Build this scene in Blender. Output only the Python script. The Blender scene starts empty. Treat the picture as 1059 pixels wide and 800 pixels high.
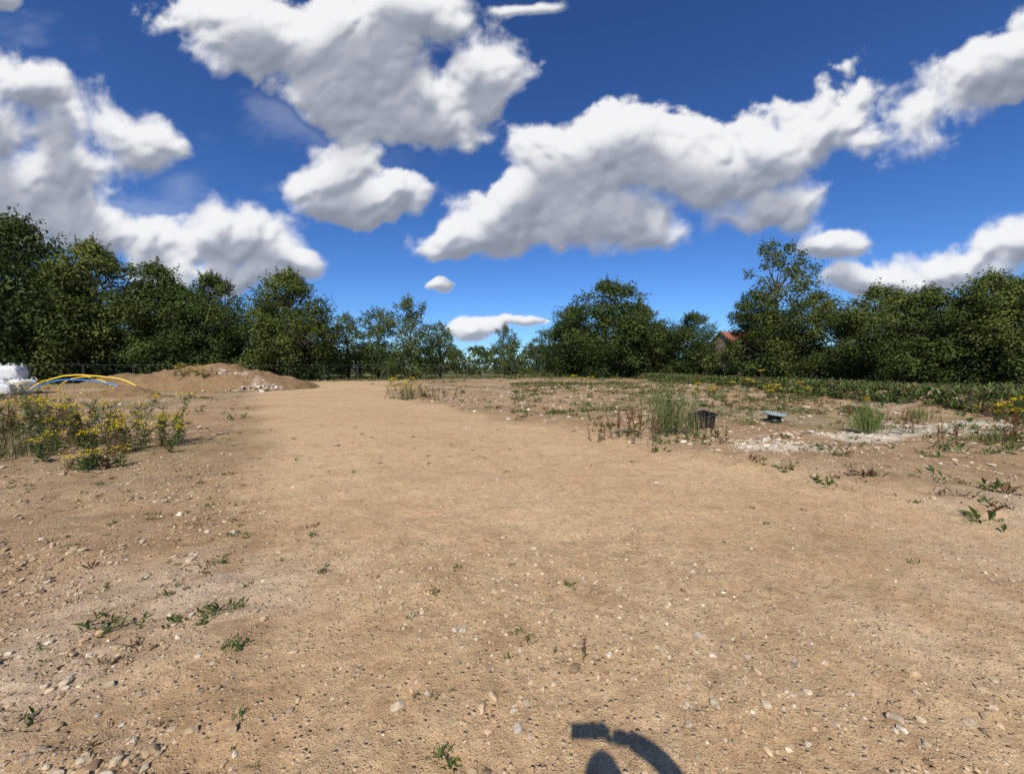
import bpy, math, numpy as np
from mathutils import Vector, Matrix
rng = np.random.default_rng(7)
scene = bpy.context.scene
COL = scene.collection

# ------------------------------------------------------------ helpers
def _hash(ix, iy, s):
    n = (ix.astype(np.int64)*374761393 + iy.astype(np.int64)*668265263 + s*1442695041) & 0xffffffff
    n = ((n ^ (n >> 13))*1274126177) & 0xffffffff
    return ((n ^ (n >> 16)) & 0xffff)/65535.0
def vn(x, y, s=0):
    ix = np.floor(x); iy = np.floor(y); fx = x-ix; fy = y-iy
    fx = fx*fx*(3-2*fx); fy = fy*fy*(3-2*fy)
    a = _hash(ix, iy, s); b = _hash(ix+1, iy, s); c = _hash(ix, iy+1, s); d = _hash(ix+1, iy+1, s)
    return (a*(1-fx)+b*fx)*(1-fy)+(c*(1-fx)+d*fx)*fy
def fbm(x, y, s=0, o=4):
    r = 0; a = .5; t = 0
    for i in range(o):
        r = r+a*vn(x, y, s+i*17); t += a; a *= .5; x = x*2.03+5.1; y = y*2.03+3.7
    return r/t
def sst(a, b, x):
    t = np.clip((x-a)/(b-a), 0, 1); return t*t*(3-2*t)

class Acc:
    def __init__(s): s.V=[]; s.F4=[]; s.F3=[]; s.C=[]; s.n=0; s.m4=[]; s.m3=[]
    def add(s, V, F4=None, F3=None, C=None, m=0):
        V = np.asarray(V, float).reshape(-1,3)
        s.V.append(V)
        if C is None: C = np.ones((len(V),3))
        C = np.broadcast_to(np.asarray(C,float), (len(V),3))
        s.C.append(C)
        if F4 is not None and len(F4): s.F4.append(np.asarray(F4).reshape(-1,4)+s.n); s.m4.append(np.full(len(s.F4[-1]), m))
        if F3 is not None and len(F3): s.F3.append(np.asarray(F3).reshape(-1,3)+s.n); s.m3.append(np.full(len(s.F3[-1]), m))
        s.n += len(V)
    def mesh(s, name, mats, smooth=False):
        me = bpy.data.meshes.new(name)
        V = np.concatenate(s.V); C = np.concatenate(s.C)
        F4 = np.concatenate(s.F4) if s.F4 else np.zeros((0,4),int)
        F3 = np.concatenate(s.F3) if s.F3 else np.zeros((0,3),int)
        mi = np.concatenate(s.m4+s.m3)
        me.vertices.add(len(V)); me.vertices.foreach_set('co', V.ravel())
        li = np.concatenate([F4.ravel(), F3.ravel()])
        me.loops.add(len(li)); me.loops.foreach_set('vertex_index', li.astype(np.int32))
        me.polygons.add(len(F4)+len(F3))
        ls = np.concatenate([np.arange(len(F4))*4, len(F4)*4+np.arange(len(F3))*3])
        me.polygons.foreach_set('loop_start', ls.astype(np.int32))
        me.polygons.foreach_set('material_index', mi.astype(np.int32))
        me.polygons.foreach_set('use_smooth', np.full(len(mi), smooth))
        at = me.color_attributes.new('Col','FLOAT_COLOR','POINT')
        at.data.foreach_set('color', np.c_[C, np.ones(len(C))].ravel())
        me.update(calc_edges=True); me.validate()
        for m in mats: me.materials.append(m)
        return me
    def obj(s, name, mats, smooth=False, parent=None):
        o = bpy.data.objects.new(name, s.mesh(name, mats, smooth)); COL.objects.link(o)
        if parent: o.parent = parent
        return o

def unit(v): return v/np.maximum(np.linalg.norm(v,axis=-1,keepdims=True),1e-9)
def leaves(acc, B, D, L, W, C, lift=0.0, up=None, m=0):
    n = len(B); D = unit(D)
    if up is None: up = rng.normal(size=(n,3))
    S = unit(np.cross(D, up)); N = np.cross(S, D)
    L = np.broadcast_to(L,(n,))[:,None]; W = np.broadcast_to(W,(n,))[:,None]
    M = B + D*L*.5 + N*lift*L
    V = np.stack([B, M+S*W/2, B+D*L, M-S*W/2],1).reshape(-1,3)
    F = np.arange(n*4).reshape(n,4)
    acc.add(V, F4=F, C=np.repeat(C,4,0), m=m)
def tube(acc, pts, rad, col, n=6, m=0):
    pts = np.asarray(pts,float); k = len(pts); rad = np.broadcast_to(rad,(k,))
    T = unit(np.gradient(pts,axis=0)); ref = np.array([.3,.9,.1]) if abs(T[0][2])>.7 else np.array([0,0,1.])
    A = unit(np.cross(T, ref)); Bn = np.cross(T, A)
    th = np.arange(n)/n*2*np.pi
    V = pts[:,None]+rad[:,None,None]*(A[:,None]*np.cos(th)[None,:,None]+Bn[:,None]*np.sin(th)[None,:,None])
    F=[]
    for i in range(k-1):
        for j in range(n):
            F.append([i*n+j, i*n+(j+1)%n, (i+1)*n+(j+1)%n, (i+1)*n+j])
    acc.add(V.reshape(-1,3), F4=F, C=col, m=m)
def box(acc, c, s, col=(1,1,1), m=0, rz=0):
    x,y,z = [k/2 for k in s]
    V = np.array([[-x,-y,-z],[x,-y,-z],[x,y,-z],[-x,y,-z],[-x,-y,z],[x,-y,z],[x,y,z],[-x,y,z]])
    ca,sa = math.cos(rz), math.sin(rz)
    V = V@np.array([[ca,sa,0],[-sa,ca,0],[0,0,1]])+np.array(c)
    acc.add(V, F4=[[0,3,2,1],[4,5,6,7],[0,1,5,4],[1,2,6,5],[2,3,7,6],[3,0,4,7]], C=col, m=m)

# ------------------------------------------------------------ materials
def newmat(name):
    m = bpy.data.materials.new(name); m.use_nodes=True
    nt = m.node_tree; b = nt.nodes['Principled BSDF']; return m, nt, b
def simple(name, col, rough=.6, var=.15, scale=8, bump=.1, metal=0):
    m, nt, b = newmat(name)
    n = nt.nodes.new('ShaderNodeTexNoise'); n.inputs['Scale'].default_value=scale; n.inputs['Detail'].default_value=6
    tc = nt.nodes.new('ShaderNodeTexCoord'); nt.links.new(tc.outputs['Object'], n.inputs['Vector'])
    mx = nt.nodes.new('ShaderNodeMix'); mx.data_type='RGBA'
    mx.inputs[6].default_value=(*[c*(1-var) for c in col],1); mx.inputs[7].default_value=(*[min(1,c*(1+var)) for c in col],1)
    nt.links.new(n.outputs['Fac'], mx.inputs[0]); nt.links.new(mx.outputs[2], b.inputs['Base Color'])
    b.inputs['Roughness'].default_value=rough; b.inputs['Metallic'].default_value=metal
    bp = nt.nodes.new('ShaderNodeBump'); bp.inputs['Strength'].default_value=bump; bp.inputs['Distance'].default_value=.05
    nt.links.new(n.outputs['Fac'], bp.inputs['Height']); nt.links.new(bp.outputs[0], b.inputs['Normal'])
    return m
def leafmat(name, objvar=True):
    m, nt, b = newmat(name); N=nt.nodes; L=nt.links
    a = N.new('ShaderNodeAttribute'); a.attribute_name='Col'
    hs = N.new('ShaderNodeHueSaturation'); L.new(a.outputs['Color'], hs.inputs['Color'])
    if objvar:
        oi = N.new('ShaderNodeObjectInfo')
        mr = N.new('ShaderNodeMapRange'); mr.inputs[3].default_value=.475; mr.inputs[4].default_value=.515; L.new(oi.outputs['Random'], mr.inputs[0]); L.new(mr.outputs[0], hs.inputs['Hue'])
        mr2 = N.new('ShaderNodeMapRange'); mr2.inputs[3].default_value=1.25; mr2.inputs[4].default_value=.75; L.new(oi.outputs['Random'], mr2.inputs[0]); L.new(mr2.outputs[0], hs.inputs['Value'])
    L.new(hs.outputs[0], b.inputs['Base Color'])
    b.inputs['Roughness'].default_value=.7; b.inputs['Specular IOR Level'].default_value=.15
    tr = N.new('ShaderNodeBsdfTranslucent'); L.new(hs.outputs[0], tr.inputs['Color'])
    ms = N.new('ShaderNodeMixShader'); ms.inputs[0].default_value=.22
    L.new(b.outputs[0], ms.inputs[1]); L.new(tr.outputs[0], ms.inputs[2])
    L.new(ms.outputs[0], N['Material Output'].inputs['Surface'])
    return m
LEAF = leafmat('leaf'); PLANT = leafmat('plant', False)
BARK = simple('bark', (.09,.07,.05), .9, .4, 6, .5)
def stonemat():
    m, nt, b = newmat('stone'); N=nt.nodes; L=nt.links
    a = N.new('ShaderNodeAttribute'); a.attribute_name='Col'
    tc = N.new('ShaderNodeTexCoord'); n = N.new('ShaderNodeTexNoise'); n.inputs['Scale'].default_value=35; n.inputs['Detail'].default_value=3
    L.new(tc.outputs['Object'], n.inputs['Vector'])
    mr = N.new('ShaderNodeMapRange'); mr.inputs[1].default_value=.3; mr.inputs[2].default_value=.7; mr.inputs[3].default_value=.7; mr.inputs[4].default_value=1.2; L.new(n.outputs['Fac'], mr.inputs[0])
    vm = N.new('ShaderNodeVectorMath'); vm.operation='SCALE'; L.new(a.outputs['Color'], vm.inputs[0]); L.new(mr.outputs[0], vm.inputs['Scale'])
    L.new(vm.outputs[0], b.inputs['Base Color']); b.inputs['Roughness'].default_value=.9; b.inputs['Specular IOR Level'].default_value=.2
    bp = N.new('ShaderNodeBump'); bp.inputs['Strength'].default_value=.5; bp.inputs['Distance'].default_value=.01
    L.new(n.outputs['Fac'], bp.inputs['Height']); L.new(bp.outputs[0], b.inputs['Normal'])
    return m
STONE = stonemat()

def groundmat(name='sandy_soil',dk=1.0):
    m, nt, b = newmat(name); N=nt.nodes; L=nt.links
    geo = N.new('ShaderNodeNewGeometry'); P = geo.outputs['Position']
    def noise(sc, det=6, ro=.55, dist=0):
        n = N.new('ShaderNodeTexNoise'); n.inputs['Scale'].default_value=sc; n.inputs['Detail'].default_value=det; n.inputs['Roughness'].default_value=ro; n.inputs['Distortion'].default_value=dist
        L.new(P, n.inputs['Vector']); return n.outputs['Fac']
    def mr(s,a,b_,c=0,d=1):
        n = N.new('ShaderNodeMapRange'); L.new(s, n.inputs[0])
        for i,v in enumerate((a,b_,c,d)): n.inputs[i+1].default_value=v
        return n.outputs[0]
    def mix(f,A,B,mode='MIX'):
        n = N.new('ShaderNodeMix'); n.data_type='RGBA'; n.blend_type=mode
        if isinstance(f,float): n.inputs[0].default_value=f
        else: L.new(f,n.inputs[0])
        for k,s in ((6,A),(7,B)):
            if isinstance(s,tuple): n.inputs[k].default_value=(*s,1)
            else: L.new(s,n.inputs[k])
        return n.outputs[2]
    def mul(a,c):
        n = N.new('ShaderNodeMath'); n.operation='MULTIPLY'; L.new(a,n.inputs[0])
        if isinstance(c,float): n.inputs[1].default_value=c
        else: L.new(c,n.inputs[1])
        return n.outputs[0]
    def add(a,c):
        n = N.new('ShaderNodeMath'); n.operation='ADD'; L.new(a,n.inputs[0]); L.new(c,n.inputs[1]); return n.outputs[0]
    at = N.new('ShaderNodeAttribute'); at.attribute_name='Col'
    sep = N.new('ShaderNodeSeparateColor'); L.new(at.outputs['Color'], sep.inputs[0])
    track, grass, pale = sep.outputs[0], sep.outputs[1], sep.outputs[2]
    nbig = noise(.35,4); nmid = noise(2.2,5,.6,.3); nfin = noise(17,4,.6); ngr = noise(110,2,.7); nst=noise(5,3,.5)
    rough = mix(mr(nbig,.35,.65),(.345,.215,.108),(.44,.295,.16))
    trk = mix(mr(nbig,.35,.65),(.56,.375,.192),(.65,.455,.25))
    c = mix(track, rough, trk)
    c = mix(mr(nmid,.42,.72,0,.45), c, (.61,.455,.275))
    c = mix(mul(mr(nmid,.25,.45,.65,0),mr(track,0,1,1,.45)), c, (.26,.155,.078))
    c = mix(mul(mr(nst,.36,.48,.5,0),mr(track,0,1,1,.5)), c, (.31,.195,.10))
    c = mix(mr(nfin,.3,.7), mix(1.0,c,(.78,.76,.74),'MULTIPLY'), mix(1.0,c,(1.10,1.10,1.10),'MULTIPLY'))
    c = mix(mr(ngr,.3,.7), mix(1.0,c,(.70,.68,.66),'MULTIPLY'), mix(1.0,c,(1.20,1.20,1.20),'MULTIPLY'))
    peb=None
    for sc,thr in ((33,.66),(80,.5)):
        v = N.new('ShaderNodeTexVoronoi'); v.inputs['Scale'].default_value=sc; L.new(P,v.inputs['Vector'])
        sc_ = N.new('ShaderNodeSeparateColor'); L.new(v.outputs['Color'], sc_.inputs[0])
        on = mul(mr(sc_.outputs[0],thr,thr+.05), mr(v.outputs['Distance'],.42,.30))
        on2 = mul(on, mr(track,0,1,.9,.5))
        pc = mix(sc_.outputs[1],(.26,.165,.085),(.64,.50,.33))
        c = mix(on2,c,pc)
        h = mul(mul(on2, mr(v.outputs['Distance'],0,.42,1,0)), 38/sc*1.5)
        peb = h if peb is None else add(peb,h)
    c = mix(mul(pale, mr(nmid,.3,.5)), c, (.63,.54,.41))
    gn = noise(6,4,.7)
    gcol = mix(mr(gn,.3,.7),(.06,.085,.02),(.16,.16,.06))
    c = mix(mul(grass, mr(gn,.25,.5)), c, gcol)
    if dk!=1.0: c = mix(1.0,c,(dk,dk*.94,dk*.88),'MULTIPLY')
    L.new(c, b.inputs['Base Color'])
    b.inputs['Roughness'].default_value=.95; b.inputs['Specular IOR Level'].default_value=.12
    h = add(add(mul(nfin,1.0), mul(ngr,.35)), peb)
    bp = N.new('ShaderNodeBump'); bp.inputs['Strength'].default_value=.9; bp.inputs['Distance'].default_value=.018
    L.new(h,bp.inputs['Height']); L.new(bp.outputs[0], b.inputs['Normal'])
    return m
GROUND = groundmat(); SPOIL = groundmat('dug_soil',.68)

# ------------------------------------------------------------ terrain
def xR(y): return np.interp(y,[-5,0,2,3.2,4.2,5.6,11,20,34,50],[30,20,12,7.4,5.6,4.5,1.1,-5,-11,-15])
def xL(y): return np.interp(y,[-5,0,2,3.7,5.6,11,20,34,50],[-.2,-.7,-1.3,-2.4,-3.8,-7.2,-13.5,-23,-32])
def track(x,y):
    j = (fbm(x*.5,y*.5,3)-.5)*2.2
    return sst(-.8,.8,xR(y)-x+j*(.4+.05*abs(y)))*sst(-.8,.8,x-xL(y)+j*(.5+.05*abs(y)))
def gh0(x,y):
    r = np.hypot(x,y); t = track(x,y)
    h = .30*(fbm(x*.07,y*.07,11)-.5)*sst(3,15,r)
    h = h+(1-.75*t)*.22*(fbm(x*.55,y*.55,21)-.5)+(1-.55*t)*.10*(fbm(x*2.6,y*2.6,31)-.5)+(1-.6*t)*.045*(fbm(x*9,y*9,33)-.5)*sst(14,6,r)
    h = h+(1-t)*.14*sst(0,3,x)*sst(4,7,y)
    e = 17.3+(fbm(y*.3,x*0+2,5)-.5)*1.6
    h = h+.42*sst(0,.9,x-e)*sst(3,8,y)
    h = h-.22*sst(.0,1.2,x-e+2.2)*sst(0,-.7,x-e)*sst(5,9,y)
    return h
G0 = float(gh0(np.array([0.]),np.array([0.]))[0])
def gh(x,y): return gh0(np.asarray(x,float),np.asarray(y,float))-G0
def g1(x,y): return float(gh(np.array([x]),np.array([y]))[0])

nx,ny = 600,660
tx = np.linspace(-1,1,nx); xs = .45*np.sinh(7.9*tx)
ty = np.linspace(-.62,1,ny); ys = 1.8+.45*np.sinh(7.9*ty)
X,Y = np.meshgrid(xs,ys); Xf,Yf = X.ravel(),Y.ravel()
Z = gh(Xf,Yf)
nearm = sst(5.0,2.6,Yf+ (fbm(Xf*.6,Yf*.6,47)-.5)*2.5)
tr = track(Xf,Yf)*(1-.36*nearm)
gn = fbm(Xf*.25,Yf*.25,41)
r = np.hypot(Xf,Yf)
grass = np.clip(sst(17.4,18.6,Xf+ (gn-.5)*2)*sst(3,8,Yf) + sst(46,62,Yf+.35*np.abs(Xf)+(gn-.5)*16) + .45*sst(.50,.68,gn)*(1-tr)*sst(6,14,r),0,1)
def strip(x0,y0,x1,y1,w):
    d = np.array([x1-x0,y1-y0]); L=np.hypot(*d); d=d/L
    a = (Xf-x0)*d[0]+(Yf-y0)*d[1]; p = np.abs((Xf-x0)*-d[1]+(Yf-y0)*d[0])
    return sst(w,w*.6,p+(fbm(Xf*1.5,Yf*1.5,51)-.5)*w*1.2)*sst(-.3,.2,a)*sst(L+.3,L-.2,a)
pale = np.clip(strip(7.3,8.6,10.5,9.9,.6)+strip(10.5,9.6,14.8,11.6,.8)+strip(4.6,7.6,6.2,7.3,.4)+ .30*sst(.58,.75,fbm(Xf*.35,Yf*.35,61))*(1-tr),0,1)
a = Acc()
idx = np.arange(nx*ny).reshape(ny,nx)
F = np.stack([idx[:-1,:-1],idx[:-1,1:],idx[1:,1:],idx[1:,:-1]],-1).reshape(-1,4)
a.add(np.c_[Xf,Yf,Z],F4=F,C=np.c_[tr,grass,pale])
a.obj('ground',[GROUND],smooth=True)

def heap(name, cx, cy, wx, wy, H, seed, n=90, col=(0.15,0.05,0),pw=.75):
    u = np.linspace(-1,1,n); U,Vv = np.meshgrid(u,u); U=U.ravel();Vv=Vv.ravel()
    rr = np.sqrt(U**2+Vv**2)*(1+.35*fbm(U*2+9,Vv*2,seed))
    x = cx+U*wx/2; y = cy+Vv*wy/2
    h = H*np.clip(1-rr,0,1)**pw*(.75+.6*fbm(U*3,Vv*2,seed+3)) + .45*(fbm(x*1.0,y*1.0,seed+5)-.5)*sst(1,.7,rr)+.25*(fbm(x*4,y*4,seed+6)-.5)*sst(1,.7,rr)
    z = gh(x,y)+h-.2*sst(.9,1.05,rr)-.02
    i = np.arange(n*n).reshape(n,n); F = np.stack([i[:-1,:-1],i[:-1,1:],i[1:,1:],i[1:,:-1]],-1).reshape(-1,4)
    a=Acc(); a.add(np.c_[x,y,z],F4=F,C=np.broadcast_to(np.array(col),(n*n,3))); return a.obj(name,[SPOIL],smooth=True)
heap('spoil_heap',-24.8,32,19,10,2.0,77,130,(0.1,0.10,0),.55)
heap('spoil_heap',-35,36,13,6,1.2,97,60,(0,.3,0))
heap('earth_bank',-22.3,22.5,6,3,.5,87,60,(0,.15,0))

# ------------------------------------------------------------ stones
import bmesh
def ico(sub):
    bm = bmesh.new(); bmesh.ops.create_icosphere(bm,subdivisions=sub,radius=1); V=np.array([v.co[:] for v in bm.verts]); F=np.array([[v.index for v in f.verts] for f in bm.faces]); bm.free(); return V,F
I1,I2 = ico(1),ico(2)
PAL = np.array([(.49,.36,.21),(.42,.30,.17),(.55,.44,.29),(.30,.20,.12),(.50,.35,.20),(.60,.51,.38),(.37,.28,.19),(.46,.33,.19)])
def scatter_stones(acc, x, y, s, z=None, sub=1, pal=PAL, ang=.25, flat=.6, sink=.25):
    V0,F0 = (I1 if sub==1 else I2)
    n=len(x)
    if n==0: return
    if z is None: z = gh(x,y)
    K=14; which = rng.integers(0,K,n)
    for k in range(K):
        m = np.where(which==k)[0]
        if not len(m): continue
        W = V0*(1+rng.normal(0,ang*.6 if sub==2 else ang,(len(V0),1)))
        for _ in range(4):
            d = unit(rng.normal(size=3)); t = .62
            pr = W@d; W = W-np.outer(np.maximum(pr-t,0),d)
        W = W*np.array([1,rng.uniform(.6,.95),rng.uniform(flat*.7,flat*1.2)])
        th = rng.uniform(0,2*np.pi,len(m)); tl = rng.normal(0,.25,len(m))
        c,si = np.cos(th),np.sin(th)
        R = np.zeros((len(m),3,3)); R[:,0,0]=c;R[:,0,1]=-si;R[:,1,0]=si;R[:,1,1]=c;R[:,2,2]=1
        Tm = np.zeros((len(m),3,3)); Tm[:,0,0]=1;Tm[:,1,1]=np.cos(tl);Tm[:,1,2]=-np.sin(tl);Tm[:,2,1]=np.sin(tl);Tm[:,2,2]=np.cos(tl)
        R = R@Tm
        P = np.einsum('mij,vj->mvi',R,W)*s[m][:,None,None]
        P = P+np.stack([x[m],y[m],z[m]+s[m]*flat*(.6-sink)],-1)[:,None]
        Fk = (F0[None]+ (np.arange(len(m))*len(V0))[:,None,None]).reshape(-1,3)
        C = pal[rng.integers(0,len(pal),len(m))]*rng.uniform(.75,1.15,(len(m),1))
        acc.add(P.reshape(-1,3),F3=Fk,C=np.repeat(C,len(V0),0))
a=Acc()
n=80000
ang = rng.uniform(-1.15,1.15,n); d = .9+rng.uniform(0,1,n)**1.2*9
x = d*np.sin(ang)*1.0; y = d*np.cos(ang)
t = track(x,y)*(1-.22*sst(5,2.6,y)); cl = fbm(x*.9,y*.9,71)
keep = rng.uniform(size=n) < (.60+(.13-.60)*t)*(.15+1.7*sst(.42,.66,cl))
x,y,t=x[keep],y[keep],t[keep]; s = .005+rng.exponential(.0070,len(x))*(1-.42*t); s=np.minimum(s,.042)
nr = np.hypot(x,y)<3.8
big=nr&(s>.012)
scatter_stones(a,x[big],y[big],s[big],sub=2,sink=.45); scatter_stones(a,x[~big],y[~big],s[~big],sub=1,sink=.38)
a.obj('gravel',[STONE])
a=Acc()
n=22000
x = rng.uniform(-38,24,n); y = 4+rng.uniform(0,1,n)**1.3*52
t = track(x,y); cl=fbm(x*.35,y*.35,72)
keep = (rng.uniform(size=n) < np.where(t>.4,.04,.8)*(.15+1.5*sst(.45,.7,cl)))&(x<22)
x,y,t=x[keep],y[keep],t[keep]; s=np.minimum(.018+rng.exponential(.024,len(x)),.15); s=np.where((y<9)|(t>.3),np.minimum(s,.05),s)
scatter_stones(a,x,y,s)
def cluster(cx,cy,sx,sy,n,smin,smax):
    n=int(n*.8); x=rng.normal(cx,sx,n); y=rng.normal(cy,sy,n); s=smin+(smax-smin)*rng.uniform(size=n)**2.5
    k=(track(x,y)<.4); x,y,s=x[k],y[k],s[k]
    scatter_stones(a,x,y,s,pal=np.array([(.60,.51,.38),(.52,.43,.31),(.64,.57,.46),(.47,.37,.25)]),flat=.4)
for c in [(5.2,7.7,.8,.3,90,.03,.11),(5.9,8.0,.7,.3,40,.03,.11),(8.6,9.1,1.5,.5,80,.03,.13),(12.5,10.8,1.6,.5,120,.03,.16),(7.0,11.5,2.5,1,100,.03,.12),(10,7.2,1.5,.7,60,.03,.08),(3.5,13,2,1.5,90,.03,.11),(-10.5,24.5,.5,.3,26,.05,.16),(-3.2,21,.6,.3,30,.04,.14),(14,14.5,2,1.5,110,.03,.15),(3,20,5,2,200,.04,.13),(8,27,6,3,260,.05,.16),(-2.3,15,1.5,1,40,.03,.09)]:
    cluster(*c)
a.obj('stones',[STONE])
a=Acc()
n=560
t_=rng.uniform(0,1,n); x=-22.4+t_*4.6+rng.normal(0,.15,n); y=29.6+rng.normal(0,.7,n)
hh=np.interp(t_,[0,.35,.7,1],[1.5,1.2,.75,.15])*np.exp(-((y-29.8)/1.2)**2)
z=gh(x,y)+hh*rng.uniform(.7,1.02,n)
scatter_stones(a,x,y,.06+.17*rng.uniform(size=n)**2,z=z,pal=np.array([(.56,.49,.38),(.46,.39,.30),(.38,.31,.23),(.62,.56,.46),(.40,.30,.20)]),flat=.65)
a.obj('rubble_pile',[STONE])
heap('rubble_pile_base',-20.6,30,7.6,4.2,1.4,57,50,(0.2,0,.4),.9)
a=Acc()
sx=np.array([-.52,-.58,-.12,-1.35,-2.9,-2.3,.9]); sy=np.array([2.02,1.9,1.75,2.3,3.4,3.1,2.6]); ss=np.array([.06,.045,.022,.04,.06,.05,.02])
scatter_stones(a,sx,sy,ss,sub=2,pal=np.array([(.55,.37,.22),(.52,.40,.27)]),flat=.3,sink=.5)
a.obj('flat_stones',[STONE])

# ------------------------------------------------------------ small plants
GREENS=np.array([(.085,.125,.03),(.11,.15,.04),(.15,.17,.06),(.065,.10,.025)])
DRY=np.array([(.30,.24,.12),(.22,.15,.07),(.16,.09,.045)])
def rosettes(acc,x,y,s,green=.85,nb=(9,18)):
    zz=gh(np.asarray(x,float),np.asarray(y,float))
    for i in range(len(x)):
        n=rng.integers(*nb); z=zz[i]
        az=rng.uniform(0,2*np.pi,n); el=rng.uniform(.15,1.2,n)
        D=np.c_[np.cos(az)*np.cos(el),np.sin(az)*np.cos(el),np.sin(el)]
        B=np.array([x[i],y[i],z])+np.c_[rng.normal(0,.45*s[i],(n,2)),np.full(n,-.002)]
        pal = GREENS if rng.uniform()<green else DRY
        C=pal[rng.integers(0,len(pal),n)]*rng.uniform(.7,1.3,(n,1))
        L=s[i]*rng.uniform(.4,1.1,n)
        leaves(acc,B,D,L,L*rng.uniform(.12,.35,n),C,lift=.12,up=np.tile([0,0,1.],(n,1))+rng.normal(0,.2,(n,3)))
a=Acc()
n=2600; x=rng.uniform(-9,4,n); y=rng.uniform(1.2,11,n); t=track(x,y); cl=fbm(x*.7,y*.7,91)
k=rng.uniform(size=n)<(.8-.68*t)*sst(.42,.62,cl); x,y=x[k],y[k]
rosettes(a,x,y,.018+.055*rng.uniform(size=len(x))**2,.65)
hx=[-2.9,-2.75,-2.6,-2.35,-2.2,-2.1,-2.15,-2.0,-1.72,-1.78,-1.62,-2.05,-.32,-.26,.45,.05,.12,-.28,.0,-.02,-.6,-2.6,-2.9]
hy=[2.6,2.55,2.65,2.6,2.7,2.75,2.62,2.72,2.32,2.36,3.2,3.9,1.63,1.60,3.0,2.45,2.40,1.66,3.3,2.2,2.9,3.4,3.9]
hs=[.10,.09,.07,.06,.09,.07,.08,.06,.07,.05,.06,.07,.05,.04,.05,.04,.03,.03,.03,.04,.05,.06,.07]
rosettes(a,np.array(hx),np.array(hy),np.array(hs),1.0,(18,30))
n=5200; x=rng.uniform(0,17,n); y=rng.uniform(3.5,40,n); t=track(x,y); cl=fbm(x*.5,y*.5,92)
k=rng.uniform(size=n)<(1-t)*(.12+1.0*sst(.46,.62,cl)); x,y=x[k],y[k]
rosettes(a,x,y,.04+.16*rng.uniform(size=len(x))**2.2+.004*y,.68)
n=2000; x=rng.uniform(-36,16,n); y=rng.uniform(10,55,n); t=track(x,y); cl=fbm(x*.3,y*.3,93)
k=rng.uniform(size=n)<(1-t)*(.1+.9*sst(.45,.6,cl)); x,y=x[k],y[k]
rosettes(a,x,y,.10+.2*rng.uniform(size=len(x))**2,.6)
a.obj('low_weeds',[PLANT])
a=Acc()
n=5000; x=17.2+rng.uniform(0,1,n)**1.6*9; y=rng.uniform(6,55,n)
rosettes(a,x,y,.2+.28*rng.uniform(size=n),.8,(10,16))
n=1400; x=rng.uniform(-45,22,n); y=62-.38*np.abs(x)+rng.normal(0,4,n)
rosettes(a,x,y,.25+.3*rng.uniform(size=n),.6,(8,14))
a.obj('rough_grass',[PLANT])

def ragwort(x,y,w,h,nst=14,fl=1.0,zoff=None,green=1.0):
    a=Acc(); z0=g1(x,y) if zoff is None else zoff
    for i in range(nst):
        bx=x+rng.normal(0,w*.40); by=y+rng.normal(0,w*.30)
        hz=h*rng.uniform(.35,1.1); lean=rng.normal(0,.2,2)
        zb=(g1(bx,by) if zoff is None else z0)-.02
        p=np.array([[bx,by,zb],[bx+lean[0]*hz*.4,by+lean[1]*hz*.4,zb+hz*.5],[bx+lean[0]*hz,by+lean[1]*hz,zb+hz*.86]])
        tube(a,p,[.007,.005,.003],(.09,.07,.035),4)
        n=60; t=rng.uniform(.05,.97,n); B=p[0]+(p[2]-p[0])*t[:,None]+rng.normal(0,.03,(n,3))
        az=rng.uniform(0,2*np.pi,n); el=rng.uniform(-.2,.9,n)
        D=np.c_[np.cos(az)*np.cos(el),np.sin(az)*np.cos(el),np.sin(el)]
        pal=GREENS if rng.uniform()<green*.78 else DRY
        leaves(a,B,D,rng.uniform(.06,.15,n)*(1.15-t*.4),rng.uniform(.012,.035,n),pal[rng.integers(0,len(pal),n)]*rng.uniform(.7,1.3,(n,1)),lift=.08)
        m=int(rng.integers(7,15)); az=rng.uniform(0,2*np.pi,m); rr=.13*np.sqrt(rng.uniform(size=m))*(.6+h)
        E=p[2]+np.c_[np.cos(az)*rr,np.sin(az)*rr,rng.uniform(.04,.14,m)]
        for e in E: tube(a,[p[2]-np.array([0,0,.05]),e],[.003,.002],(.10,.13,.04),3)
        if fl>0 and rng.uniform()<.75:
            q=np.repeat(E,6,0)+rng.normal(0,.016,(m*6,3)); k=len(q)
            az=rng.uniform(0,2*np.pi,k); D=np.c_[np.cos(az),np.sin(az),rng.uniform(-.1,.5,k)]
            C=np.array([(.80,.60,.015)])*rng.uniform(.75,1.1,(k,1))
            leaves(a,q,D,.034*fl,.026*fl,C,up=np.tile([0,0,1.],(k,1))+rng.normal(0,.3,(k,3)))
    return a.obj('ragwort_plant',[PLANT])
for p in [(-8.7,8.3,1.7,1.12,20),(-9.7,8.3,1.3,1.0,13),(-7.5,8.0,1.1,.62,11),(-7.05,6.5,.5,.34,8),(-8.3,7.3,1.1,.45,8),(-10.6,8.9,1.2,1.0,9),(-9.8,9.9,1.4,.9,10),(-12.2,10.5,1.8,1.1,14),(-5.9,20,1.0,1.2,16,1.5),(-5.2,21.5,.8,.8,8,1.5),(13.4,20,1.0,.7,8,1.6),(15.8,21,1.0,.8,8,1.6),(10.6,21,.9,.7,8,1.6),(16.3,12.6,.9,.9,14,1.2),(-23.5,19,1.5,1.0,8,1.5),(-26.5,20,1.5,1.0,8,1.5),(12.2,13.6,.5,.5,5,1.2),(6,33,1.5,.9,8,1.8),(17,28,1.5,.9,8,1.8)]:
    ragwort(*p)
ragwort(-24.6,29.2,1.4,1.0,12,1.6,zoff=.95)
ragwort(-23.1,29.0,1.0,.8,6,1.6,zoff=.85)

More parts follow.
